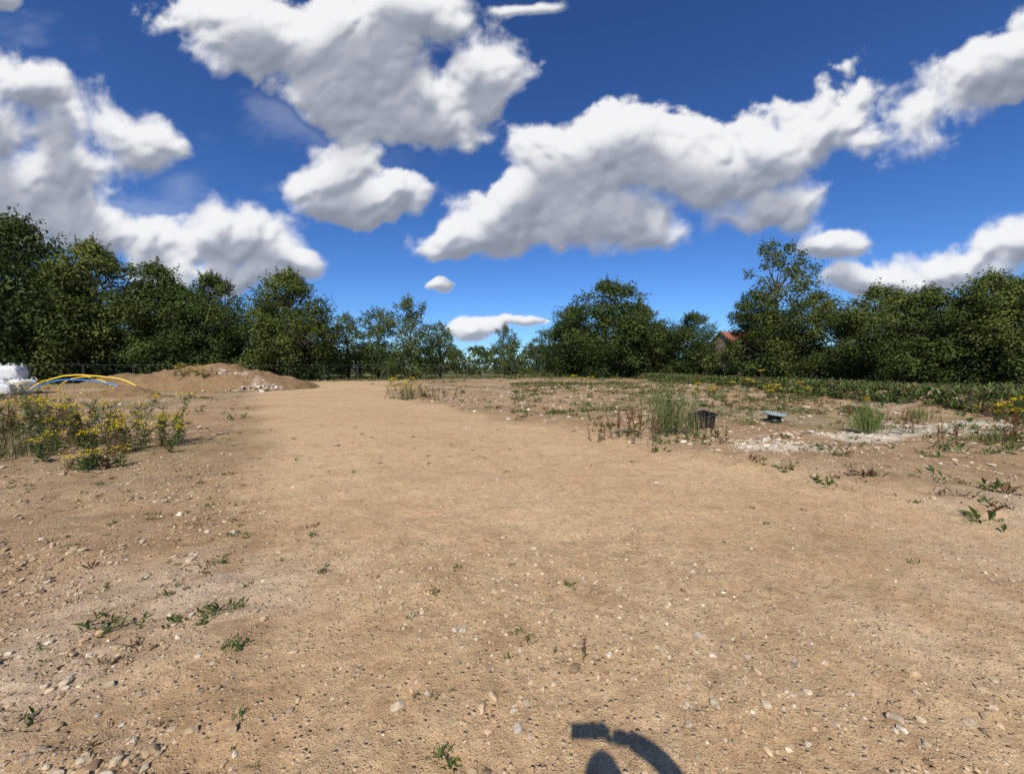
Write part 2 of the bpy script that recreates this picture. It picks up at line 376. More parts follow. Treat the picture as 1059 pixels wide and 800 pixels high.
def dock(x,y,h,n=4,w=.2,col=(.17,.065,.03),green=.3):
    a=Acc()
    for i in range(n):
        bx=x+rng.normal(0,w); by=y+rng.normal(0,w*.7); zb=g1(bx,by)-.01; hz=h*rng.uniform(.6,1.05); ln=rng.normal(0,.12,2)
        top=np.array([bx+ln[0]*hz,by+ln[1]*hz,zb+hz]); b=np.array([bx,by,zb])
        tube(a,[b,(b+top)/2+np.r_[rng.normal(0,.01,2),0],top],[.006*h+.001,.005*h+.001,.001],np.array(col)*.8,4)
        stems=[(b+(top-b)*.35,top)]
        for j in range(4):
            q=b+(top-b)*rng.uniform(.35,.7); az=rng.uniform(0,6.28); stems.append((q,q+h*rng.uniform(.18,.3)*np.array([.35*math.cos(az),.35*math.sin(az),.95])))
        for s0,s1 in stems:
            L=np.linalg.norm(s1-s0); k=int(80*L/max(h,.3)); t=rng.uniform(0,1,k)
            B=s0+(s1-s0)*t[:,None]+rng.normal(0,.010*h+.001,(k,3)); D=rng.normal(size=(k,3))
            leaves(a,B,D,.028*h+.003,.020*h+.002,np.array([col])*rng.uniform(.6,1.5,(k,1)))
        k=int(14*green)+2; az=rng.uniform(0,6.28,k); el=rng.uniform(.1,1,k); D=np.c_[np.cos(az)*np.cos(el),np.sin(az)*np.cos(el),np.sin(el)]
        leaves(a,b+(top-b)*rng.uniform(0,.4,(k,1)),D,.2*h,.05*h,GREENS[rng.integers(0,4,k)],lift=.1,up=np.tile([0,0,1.],(k,1)))
    return a.obj('dock_plant',[PLANT])
for p in [(2.35,8.9,.75,4,.15),(2.9,8.8,.85,5,.18),(3.15,8.4,.6,4,.15),(1.9,8.8,.45,3,.12),(4.4,8.3,.45,6,.25,(.13,.10,.04),1),(9.0,8.0,.55,5,.25),(10.2,8.0,.65,5,.3),(10.9,8.4,.6,4,.3),(9.6,9.6,.6,4,.3),(-13.2,9.5,1.0,8,.5,(.09,.05,.03)),(-14.5,11,1.1,8,.6,(.09,.05,.03)),(-9.6,7.2,.7,8,.4,(.10,.06,.03)),(-9.0,8.4,.9,6,.4,(.10,.06,.03)),(-10.3,8.6,.8,6,.5,(.11,.06,.03)),(-11.4,9.2,.9,8,.5,(.09,.05,.03)),(-4.6,20.3,.8,7,.4,(.14,.08,.05)),(-3.8,22,.8,5,.4,(.14,.08,.05)),(.42,2.19,.19,1,.0),(.27,2.25,.07,2,.02,(.2,.15,.08)),(-.44,1.93,.08,3,.03,(.22,.17,.09)),(7.5,13,.5,5,.5),(12,12.5,.5,5,.5),(5.5,14,.5,5,.5,(.15,.1,.05)),(14.5,10.5,.5,5,.5)]:
    dock(*p)
def tuft(name,x,y,h,w,n,cols,lw=.012):
    a=Acc(); z=g1(x,y); az=rng.uniform(0,6.28,n); ln=np.abs(rng.normal(0,.22,n))
    D=np.c_[np.cos(az)*ln,np.sin(az)*ln,np.ones(n)]
    B=np.c_[x+rng.normal(0,w*.3,n),y+rng.normal(0,w*.3,n),np.full(n,z-.02)]
    L=h*rng.uniform(.45,1.05,n); leaves(a,B,D,L,lw,cols[rng.integers(0,len(cols),n)]*rng.uniform(.7,1.3,(n,1)),lift=.03)
    for i in range(n//4):
        k=30; t=rng.uniform(.15,1,k); Bk=B[i]+unit(D[i:i+1])*L[i]*t[:,None]; az2=rng.uniform(0,6.28,k)
        D2=np.c_[np.cos(az2)*.6,np.sin(az2)*.6,np.full(k,.7)]
        leaves(a,Bk,D2,rng.uniform(.05,.11,k)*h,.016*h,cols[rng.integers(0,len(cols),k)]*rng.uniform(.7,1.3,(k,1)))
    return a.obj(name,[PLANT])
tuft('willowherb_plant',3.75,9.2,1.25,.65,180,np.array([(.11,.15,.045),(.14,.18,.06),(.20,.17,.08)]))
tuft('willowherb_plant',4.15,9.0,.7,.5,90,np.array([(.11,.15,.045),(.14,.18,.06),(.25,.19,.1)]))
tuft('grass_tuft',8.8,9.5,.85,.5,170,np.array([(.14,.19,.05),(.18,.22,.06)]))
tuft('grass_tuft',10.1,8.1,.4,.5,90,np.array([(.16,.19,.05),(.25,.22,.1)]))
tuft('grass_tuft',6.5,10.5,.35,.5,80,np.array([(.16,.19,.05),(.25,.22,.1)]))
tuft('grass_tuft',-9.1,7.0,.5,.9,150,np.array([(.10,.12,.04),(.22,.19,.1)]))
tuft('grass_tuft',12.8,12.2,.6,.7,110,np.array([(.14,.19,.05),(.2,.2,.07)]))
tuft('grass_tuft',6.2,16.5,.6,.8,110,np.array([(.14,.19,.05),(.2,.2,.07)]))

# ------------------------------------------------------------ trees
def clump_leaves(acc, c, rc, n, ls, base, m=0, flat=.72):
    d = unit(rng.normal(size=(n,3))); 
    lob = 1+.25*np.sin(d[:,0]*5+c[0]*3)*np.sin(d[:,1]*5+c[1]*3+d[:,2]*4)
    r = rc*rng.uniform(.2,1,n)**.5*lob*(1+.35*rng.uniform(0,1,n)**6)
    B = c+d*r[:,None]*np.array([1,1,flat])
    nrm = unit(d+rng.normal(0,.45,(n,3))+np.array([0,0,.35]))
    D = unit(np.cross(nrm, rng.normal(size=(n,3)))-np.array([0,0,.25]))
    L = ls*rng.uniform(.6,1.3,n)
    C = base*rng.uniform(.7,1.3,(n,1))
    leaves(acc,B,D,L,L*.64,C,lift=.06,up=nrm,m=m)
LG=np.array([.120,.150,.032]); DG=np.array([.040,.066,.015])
def tree_mesh(seed,H,W,base,nc,nl,ls,rcf=(.09,.17),skew=.85):
    global rng
    keep=rng; rng=np.random.default_rng(seed)
    a=Acc(); ph=rng.uniform(0,6.28,3)
    tp=[np.array([0,0,-.2])]; 
    for i in range(1,7): tp.append(np.array([rng.normal(0,.02*H)*i/6,rng.normal(0,.02*H)*i/6,H*.78*i/6]))
    tp=np.array(tp); tube(a,tp,np.linspace(.026*H,.004*H,7),(1,1,1),8,m=1)
    for i in range(nc):
        t=(i+.5)/nc if i%2 else rng.uniform()
        p=math.sin(math.pi*min(1,(t*skew+.16)))**.55
        az=rng.uniform(0,6.28); mod=1+.20*math.sin(2*az+ph[0]+t*5)+.13*math.sin(5*az+ph[1]+t*9)
        r=W/2*p*mod*rng.uniform(0,1)**.42*.90
        rc=W*rng.uniform(*rcf)*(1 if t<.8 else .7)
        c=np.array([r*math.cos(az),r*math.sin(az),base+(H-base-rc*.5)*t])
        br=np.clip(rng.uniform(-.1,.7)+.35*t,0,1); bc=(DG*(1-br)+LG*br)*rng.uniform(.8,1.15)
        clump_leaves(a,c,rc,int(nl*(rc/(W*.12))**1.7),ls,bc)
        if i%3==0:
            k=np.interp(c[2]*.72,tp[:,2],np.arange(7)); k0=int(k); s=tp[k0]+(tp[min(k0+1,6)]-tp[k0])*(k-k0)
            mid=(s+c)/2+np.array([0,0,-.03*H])+rng.normal(0,.01*H,3)
            tube(a,[s,mid,c],[.007*H,.004*H,.001*H],(1,1,1),5,m=1)
        if r>W*.3 or t>.75:
            e=c+unit(np.array([c[0],c[1],rng.uniform(.3,1.2)*W*.3]))*rc*rng.uniform(1.0,1.5); k=22
            tt=rng.uniform(0,1,k)[:,None]; Bq=c+(e-c)*tt+rng.normal(0,.07*rc,(k,3)); leaves(a,Bq,rng.normal(size=(k,3))+(e-c)/rc*.5,ls*.8,ls*.42,bc*rng.uniform(.8,1.3,(k,1)))
    me=a.mesh('tree_mesh',[LEAF,BARK]); rng=keep
    return me
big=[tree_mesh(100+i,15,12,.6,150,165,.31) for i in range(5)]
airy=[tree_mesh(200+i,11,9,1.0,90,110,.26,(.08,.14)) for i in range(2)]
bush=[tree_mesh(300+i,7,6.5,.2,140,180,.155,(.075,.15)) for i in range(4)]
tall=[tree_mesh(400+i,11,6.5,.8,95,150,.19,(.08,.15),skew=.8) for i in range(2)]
ti=0
def place(name,me,x,y,H,W,H0,W0):
    global ti
    o=bpy.data.objects.new(name,me); COL.objects.link(o); ti+=1
    o.location=(x,y,g1(x,y)-.1); o.rotation_euler=(0,0,ti*2.399); o.scale=(W/W0,W/W0,H/H0); return o
for i,(x,y,H,W) in enumerate([(-53.5,42,18.0,14),(-64,40,18,14),(-48,45,16,12),(-42.5,47,14.3,11),(-37.5,49,13.4,10.5),(-57,49,15,13),(-36,56,10.5,9),(-28.4,50,14.0,12),(-45,53,13,12),(-76,38,20,14),(9.0,60,11,10),(13.6,56,14.0,14),(19,58,10.5,10),(-32,58,10.5,10),(24.6,53,8.6,9),(22,60,8,8)]):
    place('oak_tree',big[i%5],x,y,H,W,15,12)
for i,(x,y,H,W) in enumerate([(-14.7,56,11.8,9.5),(-20,58,10.6,9.5),(-11.5,62,9.0,7),(-24.5,58,9.8,8),(-1.4,72,9.6,6),(4.3,68,6.8,6.5)]):
    place('ash_tree',airy[i%2],x,y,H,W,11,9)
for i,(x,y,H,W) in enumerate([(23.8,30.5,7.2,6.5),(25.3,27,6.8,6.5),(26,24.3,6.2,6),(27.2,22.3,6.5,6),(28,20.5,5.9,6),(29,18,6.3,6.5),(30.5,15,6.4,7),(31.5,11.5,6.5,7),(23.5,36,6.6,6.0),(29.5,30,6.9,7),(30.5,24,6.6,7),(33,7,6.5,7)]):
    place('hawthorn_tree',bush[i%4],x,y,H,W,7,6.5)
for i,(x,y,H,W) in enumerate([(21.9,32.3,11.3,6.6),(22.4,36.5,8.3,5.0)]):
    place('field_maple_tree',tall[i%2],x,y,H,W,11,6.5)
path=np.array([(-80,30),(-56,42),(-40,48),(-28,52),(-14,58),(0,72),(8,64),(20,58),(24.5,48),(24.6,32),(27,24),(29.5,17),(33,6)],float)
hts=np.array([5,5,5,4.6,4.2,4.4,4.2,3.6,3.4,2.8,2.8,2.8,2.8])
seg=np.r_[0,np.cumsum(np.linalg.norm(np.diff(path,axis=0),axis=1))]
a=Acc()
for i in range(int(seg[-1]*4)):
    s=rng.uniform(0,seg[-1]); c=np.array([np.interp(s,seg,path[:,0]),np.interp(s,seg,path[:,1])]); hm=np.interp(s,seg,hts)
    near = np.hypot(*c)<42
    c=c+rng.normal(0,.9,2); zz=rng.uniform(0,hm)*rng.uniform(.6,1.1); rc=rng.uniform(.5,1.1); br=rng.uniform()
    clump_leaves(a,np.array([c[0],c[1],g1(*c)+zz+.2]),rc,100 if near else 60,.16 if near else .30,(DG*(1-br)+LG*br)*rng.uniform(.6,1.0))
a.obj('hedgerow',[LEAF])
a=Acc()
for i in range(750):
    x=rng.uniform(-110,110); y=100+rng.normal(0,5)-.2*abs(x); H=5.2+2.6*vn(np.array([x*.08]),np.array([1.]),5)[0]
    br=rng.uniform(); clump_leaves(a,np.array([x,y,rng.uniform(0,1)**.7*H]),rng.uniform(1.2,2.2),50,.65,(DG*(1-br)+LG*br))
a.obj('distant_treeline',[LEAF])

# ------------------------------------------------------------ fence
STEEL=simple('galvanised_steel',(.10,.11,.11),.6,.1,20,.02,.2)
CONC=simple('concrete',(.30,.28,.25),.9,.15,8,.3)
def fence(pts):
    a=Acc()
    pts=np.array(pts,float)
    for p,q in zip(pts[:-1],pts[1:]):
        L=np.linalg.norm(q-p); k=max(1,int(L/3.5)); 
        for i in range(k):
            A=p+(q-p)*i/k; B=p+(q-p)*(i+.97)/k
            za,zb=g1(*A)+.08,g1(*B)+.08
            P=lambda t,h: np.array([A[0]+(B[0]-A[0])*t,A[1]+(B[1]-A[1])*t,za+(zb-za)*t+h])
            for t in (0,1): tube(a,[P(t,0),P(t,1.9)],.016,(1,1,1),5)
            for h in (.0,1.9): tube(a,[P(0,h),P(1,h)],.010,(1,1,1),4)
            for t in np.linspace(0,1,24)[1:-1]: tube(a,[P(t,0),P(t,1.9)],.0025,(1,1,1),3)
            box(a,P(0,-.05),(.6,.25,.14),m=1,rz=math.atan2(*(q-p)[::-1])+1.57)
    return a.obj('mesh_fence',[STEEL,CONC])
fence([(-60,35),(-40,41),(-27,47),(-13,53.5),(0,60),(9,58),(19,53)])

# ------------------------------------------------------------ houses
def brickmat():
    m,nt,b=newmat('red_brick'); t=nt.nodes.new('ShaderNodeTexBrick'); tc=nt.nodes.new('ShaderNodeTexCoord'); 
    t.inputs['Scale'].default_value=4; t.inputs['Color1'].default_value=(.36,.12,.06,1); t.inputs['Color2'].default_value=(.28,.09,.05,1); t.inputs['Mortar'].default_value=(.35,.3,.25,1)
    nt.links.new(tc.outputs['Object'],t.inputs['Vector']); nt.links.new(t.outputs['Color'],b.inputs['Base Color']); b.inputs['Roughness'].default_value=.9; return m
BRICK=brickmat(); TILE=simple('clay_tiles',(.27,.085,.045),.85,.25,5,.4); GLASS=simple('window_glass',(.05,.06,.07),.1,.1,2,0); WHITE=simple('white_upvc',(.75,.75,.75),.4,.05,4,0)
def house(x,y,w,dp,h,rh,rz):
    e=bpy.data.objects.new('brick_house',None); COL.objects.link(e); e.location=(x,y,0); e.rotation_euler=(0,0,rz)
    a=Acc(); box(a,(0,0,h/2-.2),(w,dp,h+.4))
    a.add([[-w/2,-dp/2,h],[-w/2,dp/2,h],[-w/2,0,h+rh-.1],[w/2,-dp/2,h],[w/2,dp/2,h],[w/2,0,h+rh-.1]],F3=[[0,2,1],[3,4,5]]); a.obj('walls',[BRICK],parent=e)
    a=Acc(); o=.35
    for s in (-1,1):
        k=s*(dp/2+o); zl=h-.22
        V=[[-w/2-o,k,zl],[w/2+o,k,zl],[w/2+o,0,h+rh],[-w/2-o,0,h+rh]]; V2=[[p[0],p[1],p[2]+.14] for p in V]
        a.add(V+V2,F4=[[0,1,2,3],[4,5,6,7],[0,1,5,4],[1,2,6,5],[2,3,7,6],[3,0,4,7]])
    a.obj('roof',[TILE],parent=e)
    a=Acc(); box(a,(w*.3,0,h+rh+.3),(.9,.6,1.4)); a.obj('chimney',[BRICK],parent=e)
    a=Acc(); f=Acc()
    for wx in (-w*.32,0,w*.32):
        for wz in ([1.4,h-1.1] if h>4 else [1.4]):
            if abs(wx)<.1 and wz<2: continue
            box(f,(wx,-dp/2-.02,wz),(1.5,.08,1.25)); box(a,(wx-.36,-dp/2-.05,wz),(.62,.05,1.08)); box(a,(wx+.36,-dp/2-.05,wz),(.62,.05,1.08))
    a.obj('window_panes',[GLASS],parent=e); f.obj('window_frames',[WHITE],parent=e)
    a=Acc(); box(a,(0,-dp/2-.03,1.05),(.95,.1,2.1)); a.obj('door',[WHITE],parent=e)
house(40,68,8,7,5.0,2.6,.25)

# ------------------------------------------------------------ site objects
YEL=simple('yellow_plastic',(.75,.5,.03),.4,.05,3,0); BLU=simple('blue_plastic',(.04,.2,.55),.4,.05,3,0); BLK=simple('black_plastic',(.012,.012,.013),.45,.2,6,.1)
def pipe(name,x0,x1,y,h,mat,r=.06,n=30,dy=.5):
    cu=bpy.data.curves.new(name,'CURVE'); cu.dimensions='3D'; cu.bevel_depth=r; cu.bevel_resolution=3
    sp=cu.splines.new('POLY'); sp.points.add(n-1)
    for i in range(n):
        t=i/(n-1); x=x0+(x1-x0)*(.5-.5*math.cos(math.pi*t)); z=g1(x,y)-.1+(h+.1)*math.sin(math.pi*t)**.9
        sp.points[i].co=(x,y+dy*(t-.5)*2,z,1)
    cu.materials.append(mat); o=bpy.data.objects.new(name,cu); COL.objects.link(o); return o
pipe('yellow_gas_pipe',-29.6,-23.4,24,1.22,YEL,.05)
pipe('yellow_gas_pipe',-29.0,-24.6,24.3,1.05,YEL,.035,dy=-.4)
pipe('blue_water_pipe',-29.2,-23.9,23.6,.95,BLU,.045)
BAG=simple('woven_white_bag',(.62,.62,.60),.8,.1,5,.6)
def bulk_bag(x,y,z,rz,s=1.0):
    e=bpy.data.objects.new('bulk_bag',None); COL.objects.link(e); e.location=(x,y,z); e.rotation_euler=(0,0,rz)
    V,F=ico(4); P=np.sign(V)*np.abs(V)**.45; P=P/np.abs(P).max()
    nz=fbm(V[:,0]*3+V[:,2]*2+9,V[:,1]*3+V[:,2]*3+4,3)-.5
    P=P*(.5*s)*(1+.22*nz[:,None]); P[:,0:2]*=(1+.12*np.cos(P[:,2:3]*3)); P[:,2]=P[:,2]*.95+.47*s; a=Acc(); a.add(P,F3=F); a.obj('sack',[BAG],True,e)
    a=Acc()
    for sx in (-1,1):
        for sy in (-1,1):
            t=np.linspace(0,np.pi,8); tube(a,np.c_[sx*(.42-.12*np.sin(t)),sy*.42*np.ones(8)-sy*.1+.12*np.cos(t),.88+.22*np.sin(t)]*s,.02,(1,1,1),5)
    a.obj('lifting_loops',[BAG],parent=e)
for b in [(-32.7,24.8,0,.2),(-31.5,24.9,0,-.15),(-32.3,25,.9,.4),(-34,25,0,.3),(-33.4,25.2,.9,.1),(-31.0,23.6,0,.6,.75)]:
    bulk_bag(b[0],b[1],b[2]+g1(b[0],b[1]),b[3],*(b[4:]))
e=bpy.data.objects.new('black_plastic_tub',None); COL.objects.link(e); e.location=(4.83,9.75,g1(4.83,9.75)+.0); e.rotation_euler=(math.radians(8),math.radians(-9),math.radians(18))
def tubmesh(w,d,h,t,taper):
    def ring(w,d,z,c=.05):
        p=[]
        for sx,sy,a0 in ((1,1,0),(-1,1,90),(-1,-1,180),(1,-1,270)):
            for k in range(4):
                an=math.radians(a0+k*30); p.append([sx*(w/2-c)+c*math.cos(an),sy*(d/2-c)+c*math.sin(an),z])
        return p
    rings=[ring(w*taper,d*taper,0),ring(w,d,h-.04),ring(w+.05,d+.05,h-.038),ring(w+.05,d+.05,h),ring(w-.03,d-.03,h),ring(w*taper-.03,d*taper-.03,.03)]
    V=np.array(rings).reshape(-1,3); F=[]
    for i in range(5):
        for j in range(16): F.append([i*16+j,i*16+(j+1)%16,(i+1)*16+(j+1)%16,(i+1)*16+j])
    me=bpy.data.meshes.new('tub'); me.from_pydata(V.tolist(),[],F+[list(range(15,-1,-1)),list(range(80,96))]); me.materials.append(BLK); return me
o=bpy.data.objects.new('tub_shell',tubmesh(.5,.42,.40,.02,.85)); COL.objects.link(o); o.parent=e
a=Acc()
for s in (-1,1):
    t=np.linspace(0,np.pi,8); tube(a,np.c_[np.full(8,s*.28),.09*np.cos(t),.33-.06*np.sin(t)],.01,(1,1,1),5)
a.obj('handles',[BLK],parent=e)
PALE=simple('pale_grey_plastic',(.26,.32,.33),.6,.12,5,.1)
e=bpy.data.objects.new('inspection_chamber',None); COL.objects.link(e); e.location=(7.55,11.1,g1(7.55,11.1)-.02); e.rotation_euler=(math.radians(5),math.radians(4),.3)
def lathe(prof,n=28):
    a=Acc(); th=np.arange(n)/n*2*np.pi; V=np.array([[r*math.cos(t),r*math.sin(t),z] for r,z in prof for t in th]); F=[[i*n+j,i*n+(j+1)%n,(i+1)*n+(j+1)%n,(i+1)*n+j] for i in range(len(prof)-1) for j in range(n)]
    a.add(V,F4=F); return a
lathe([(.17,-.1),(.17,.05),(.185,.05),(.185,.08),(.17,.08),(.17,.2),(.185,.2),(.185,.24)]).obj('riser',[BLK],True,e)
lathe([(.0,.24),(.28,.24),(.29,.25),(.29,.285),(.28,.295),(.23,.295),(.22,.285),(.06,.285),(.05,.30),(0,.30)]).obj('lid',[PALE],False,e)

# ------------------------------------------------------------ photographer (behind the lens, casts the shadow)
SKIN=simple('skin',(.50,.30,.21),.5,.06,20,.05); SHIRT=simple('navy_shirt',(.04,.06,.12),.85,.15,10,.3); JEAN=simple('denim',(.05,.07,.12),.9,.2,20,.3); SHOE=simple('boot_leather',(.06,.04,.03),.6,.2,20,.2); HAIR=simple('hair',(.06,.035,.02),.7,.3,60,.6)
per=bpy.data.objects.new('photographer',None); COL.objects.link(per)
def skin(name,verts,edges,rad,root,mats,matf,sub=2):
    me=bpy.data.meshes.new(name); me.from_pydata(verts,edges,[]); o=bpy.data.objects.new(name,me); COL.objects.link(o)
    sk=o.modifiers.new('s','SKIN'); 
    for i,r_ in enumerate(rad):
        rr=r_ if isinstance(r_,tuple) else (r_,r_); me.skin_vertices[0].data[i].radius=rr; me.skin_vertices[0].data[i].use_root=(i==root)
    su=o.modifiers.new('u','SUBSURF'); su.levels=sub; su.render_levels=sub
    dg=bpy.context.evaluated_depsgraph_get(); m2=bpy.data.meshes.new_from_object(o.evaluated_get(dg)); o.modifiers.clear(); o.data=m2
    m2.materials.clear()
    for m in mats: m2.materials.append(m)
    for p in m2.polygons: p.use_smooth=True; p.material_index=matf(p.center)
    o.parent=per; return o
bx,by=.05,-.31
V=[(bx,by,.95),(bx,by+.0,1.12),(bx,by+.01,1.32),(bx,by+.01,1.44),(bx,by+.04,1.51),
   (bx+.10,by,.88),(bx+.12,by+.02,.50),(bx+.13,by-.01,.10),(bx+.15,by+.13,.05),
   (bx-.10,by,.88),(bx-.12,by+.02,.50),(bx-.13,by-.01,.10),(bx-.15,by+.13,.05),
   (bx+.19,by+.01,1.43),(.38,-.23,1.47),(.40,-.19,1.55),(.31,-.11,1.65),(.18,-.06,1.70),
   (bx-.19,by+.01,1.42),(bx-.25,by-.04,1.13),(bx-.23,by+.06,.87)]
E=[(0,1),(1,2),(2,3),(3,4),(0,5),(5,6),(6,7),(7,8),(0,9),(9,10),(10,11),(11,12),(3,13),(13,14),(14,15),(15,16),(16,17),(3,18),(18,19),(19,20)]
R=[(.16,.11),(.145,.10),(.165,.11),(.11,.08),.055,.09,.06,.045,.04,.09,.06,.045,.04,.065,.052,.05,.047,.040,.065,.045,.03]
def bm_(c):
    if c.z<.11: return 3
    if c.z<.98 and abs(c.x-bx)<.21: return 2
    if c.z>1.495 and abs(c.x-bx)<.09: return 0
    if c.x>.21 and c.x<.29 and c.y>-.12: return 0
    if c.x>.12 and c.y>-.09 : return 0
    if c.z<.95: return 0
    return 1
skin('body',V,E,R,0,[SKIN,SHIRT,JEAN,SHOE],bm_)
Vh,Fh=ico(4); hc=np.array([bx-.01,by+.075,1.635])
P=Vh.copy(); low=np.clip(-P[:,2],0,1); P[:,0]*=.077*(1-.28*low); P[:,1]*=.098*(1-.12*low); P[:,2]*=.122
fr=(Vh[:,1]>.6)
nose=np.exp(-((Vh[:,0]/.16)**2+((Vh[:,2]+.12)/.22)**2))*fr; P[:,1]+=.022*nose
for sx in (-1,1):
    ey=np.exp(-(((Vh[:,0]-sx*.38)/.16)**2+((Vh[:,2]-.05)/.12)**2))*fr; P[:,1]-=.010*ey
mo=np.exp(-((Vh[:,0]/.26)**2+((Vh[:,2]+.48)/.06)**2))*fr; P[:,1]+=.006*mo
a=Acc(); a.add(P+hc,F3=Fh); a.obj('head',[SKIN],True,per)
a=Acc(); k=(Vh[:,2]>.25)|((Vh[:,1]<.05)&(Vh[:,2]>-.45)); H_=P*np.array([1.12,1.10,1.10]); H_[~k]=P[~k]*.93
H_=H_+(fbm(Vh[:,0]*9,Vh[:,2]*9+Vh[:,1]*4,8)[:,None]-.5)*.014; a.add(H_+hc+np.array([0,-.004,.004]),F3=Fh); a.obj('hair',[HAIR],True,per)
for sx in (-1,1):
    a=Acc(); a.add(Vh*.012+hc+np.array([sx*.031,.084,.006]),F3=Fh); a.obj('eye',[WHITE],True,per)
    a=Acc(); a.add(Vh*.006+hc+np.array([sx*.031,.0925,.006]),F3=Fh); a.obj('pupil',[BLK],True,per)
    a=Acc(); a.add(Vh*np.array([.01,.02,.032])+hc+np.array([sx*.078,-.005,-.01]),F3=Fh); a.obj('ear',[SKIN],True,per)
def hand(wrist,palm,tips):
    w=Vector(wrist); p=Vector(palm)
    skin('palm',[w,(w+p)/2,p],[(0,1),(1,2)],[(.030,.030),(.026,.040),(.020,.040)],0,[SKIN],lambda c:0)
    for (b,k1,k2,t) in tips:
        skin('finger',[b,k1,k2,t],[(0,1),(1,2),(2,3)],[.0105,.0095,.009,.0075],0,[SKIN],lambda c:0,1)
a=Acc(); box(a,(0.01,-.031,1.695),(.16,.009,.078)); ph=a.obj('phone',[BLK],parent=per)
bv=ph.modifiers.new('b','BEVEL'); bv.width=.003; bv.segments=3
def fingers(x0,sx,zs,ln):
    return [[(x0,-.062,z),(x0-sx*.02*l,-.045,z+.002),(x0-sx*.03*l,-.024,z+.003),(x0-sx*.052*l,-.0235,z+.003)] for z,l in zip(zs,ln)]
f=fingers(.112,1,[1.722,1.703,1.684,1.666],[.9,1.0,.92,.75]); f.append([(.12,-.075,1.68),(.105,-.068,1.70),(.085,-.052,1.715),(.068,-.043,1.722)])
hand((.20,-.066,1.69),(.115,-.062,1.696),f)
lx,ly,lz=bx-.23,by+.06,.87
f=[[(lx,ly+dy,lz-.09),(lx+.004,ly+dy*1.15+.004,lz-.125),(lx+.012,ly+dy*1.2+.006,lz-.15*l),(lx+.028,ly+dy*1.2+.006,lz-.172*l)] for dy,l in ((.03,.95),(.01,1.03),(-.01,.99),(-.029,.9))]
f.append([(lx+.005,ly+.03,lz-.03),(lx+.012,ly+.05,lz-.055),(lx+.018,ly+.056,lz-.08),(lx+.024,ly+.054,lz-.10)])
hand((lx,ly,lz),(lx,ly,lz-.085),f)

# ------------------------------------------------------------ sky: world (Nishita) + cloud-bearing sky dome over the northern half
sun_dir=Vector((-.1875,-.953,.921)).normalized()
el=math.asin(sun_dir.z); az=math.atan2(sun_dir.x,sun_dir.y)
TINT=(.38,.58,.86)
def skynodes(nt,vec=None):
    s=nt.nodes.new('ShaderNodeTexSky'); s.sky_type='NISHITA'; s.sun_disc=False; s.sun_elevation=el; s.sun_rotation=az%(2*math.pi); s.air_density=1.0; s.dust_density=.3; s.ozone_density=3.0
    if vec: nt.links.new(vec,s.inputs['Vector'])
    h=nt.nodes.new('ShaderNodeGamma'); h.inputs['Gamma'].default_value=1.22; nt.links.new(s.outputs[0],h.inputs['Color'])
    m=nt.nodes.new('ShaderNodeMix'); m.data_type='RGBA'; m.blend_type='MULTIPLY'; m.inputs[0].default_value=1; m.inputs[7].default_value=(*TINT,1); nt.links.new(h.outputs[0],m.inputs[6])
    return m.outputs[2]
w=bpy.data.worlds.new('World'); scene.world=w; w.use_nodes=True
nt=w.node_tree; nt.nodes.clear()
out=nt.nodes.new('ShaderNodeOutputWorld'); bg=nt.nodes.new('ShaderNodeBackground'); bg.inputs['Strength'].default_value=.1; nt.links.new(bg.outputs[0],out.inputs[0]); nt.links.new(skynodes(nt),bg.inputs['Color'])

CL=[(-.63,.83,.25,.13,-10),(-.39,.73,.28,.15,-15),(-.24,.645,.19,.11,-5),(-.07,.74,.16,.10,25),(-.315,.87,.32,.1,0),
(-1.19,.655,.22,.10,-20),(-.945,.54,.16,.10,-30),(-1.14,.47,.24,.12,-25),(-1.24,.40,.2,.12,-10),(-1.07,.36,.16,.08,-15),(-1.43,.54,.25,.2,0),
(-.73,.327,.24,.11,0),(-.885,.327,.13,.08,0),(-.56,.26,.13,.05,-15),(-.70,.24,.22,.05,0),
(-.473,.475,.115,.075,20),(-.388,.404,.16,.06,0),(-.296,.434,.09,.055,0),
(-.158,.315,.13,.06,20),(0,.40,.16,.09,25),(.194,.49,.20,.13,20),(.327,.526,.19,.14,0),(.218,.375,.23,.08,0),(.46,.50,.18,.13,0),(.63,.53,.25,.14,0),(.80,.60,.18,.11,15),(.703,.402,.22,.08,12),(1.02,.63,.25,.12,28),(1.2,.74,.26,.13,38),(1.38,.85,.25,.14,38),
(.85,.29,.13,.034,5),(1.14,.25,.22,.07,12),(1.28,.31,.16,.09,10),(.98,.205,.17,.035,0),
(-.097,.115,.08,.042,0),(-.17,.204,.035,.014,0),(.05,.139,.10,.014,0),
(.07,.90,.13,.025,0),(-1.28,.91,.08,.09,0),
(-1.9,.7,.3,.2,0),(1.8,.4,.3,.12,0),(1.75,.95,.3,.2,20),(.6,1.15,.3,.12,10),(-.9,1.2,.4,.15,0)]
def rfb(x,y,s,o,per=.5,bil=False):
    r=0;a_=.5;t=0;ca,sa=math.cos(.65),math.sin(.65)
    for i in range(o):
        v_=vn(x,y,s+i*13)
        if bil: v_=np.abs(2*v_-1)
        r=r+a_*v_; t+=a_; a_*=per; x,y=(x*ca-y*sa)*2.05+3.3,(x*sa+y*ca)*2.05+7.7
    return r/t
def blur(A,r_,it=2):
    for _ in range(it):
        for ax in (0,1):
            P_=np.pad(A,[(r_+1,r_) if q==ax else (0,0) for q in (0,1)],mode='edge'); c_=np.cumsum(P_,ax); k=2*r_+1
            A=(np.take(c_,range(k,c_.shape[ax]),ax)-np.take(c_,range(0,c_.shape[ax]-k),ax))/k
    return A
du=.0035
us=np.arange(-2.1,2.1,du); vs=np.arange(-.04,1.35,du)
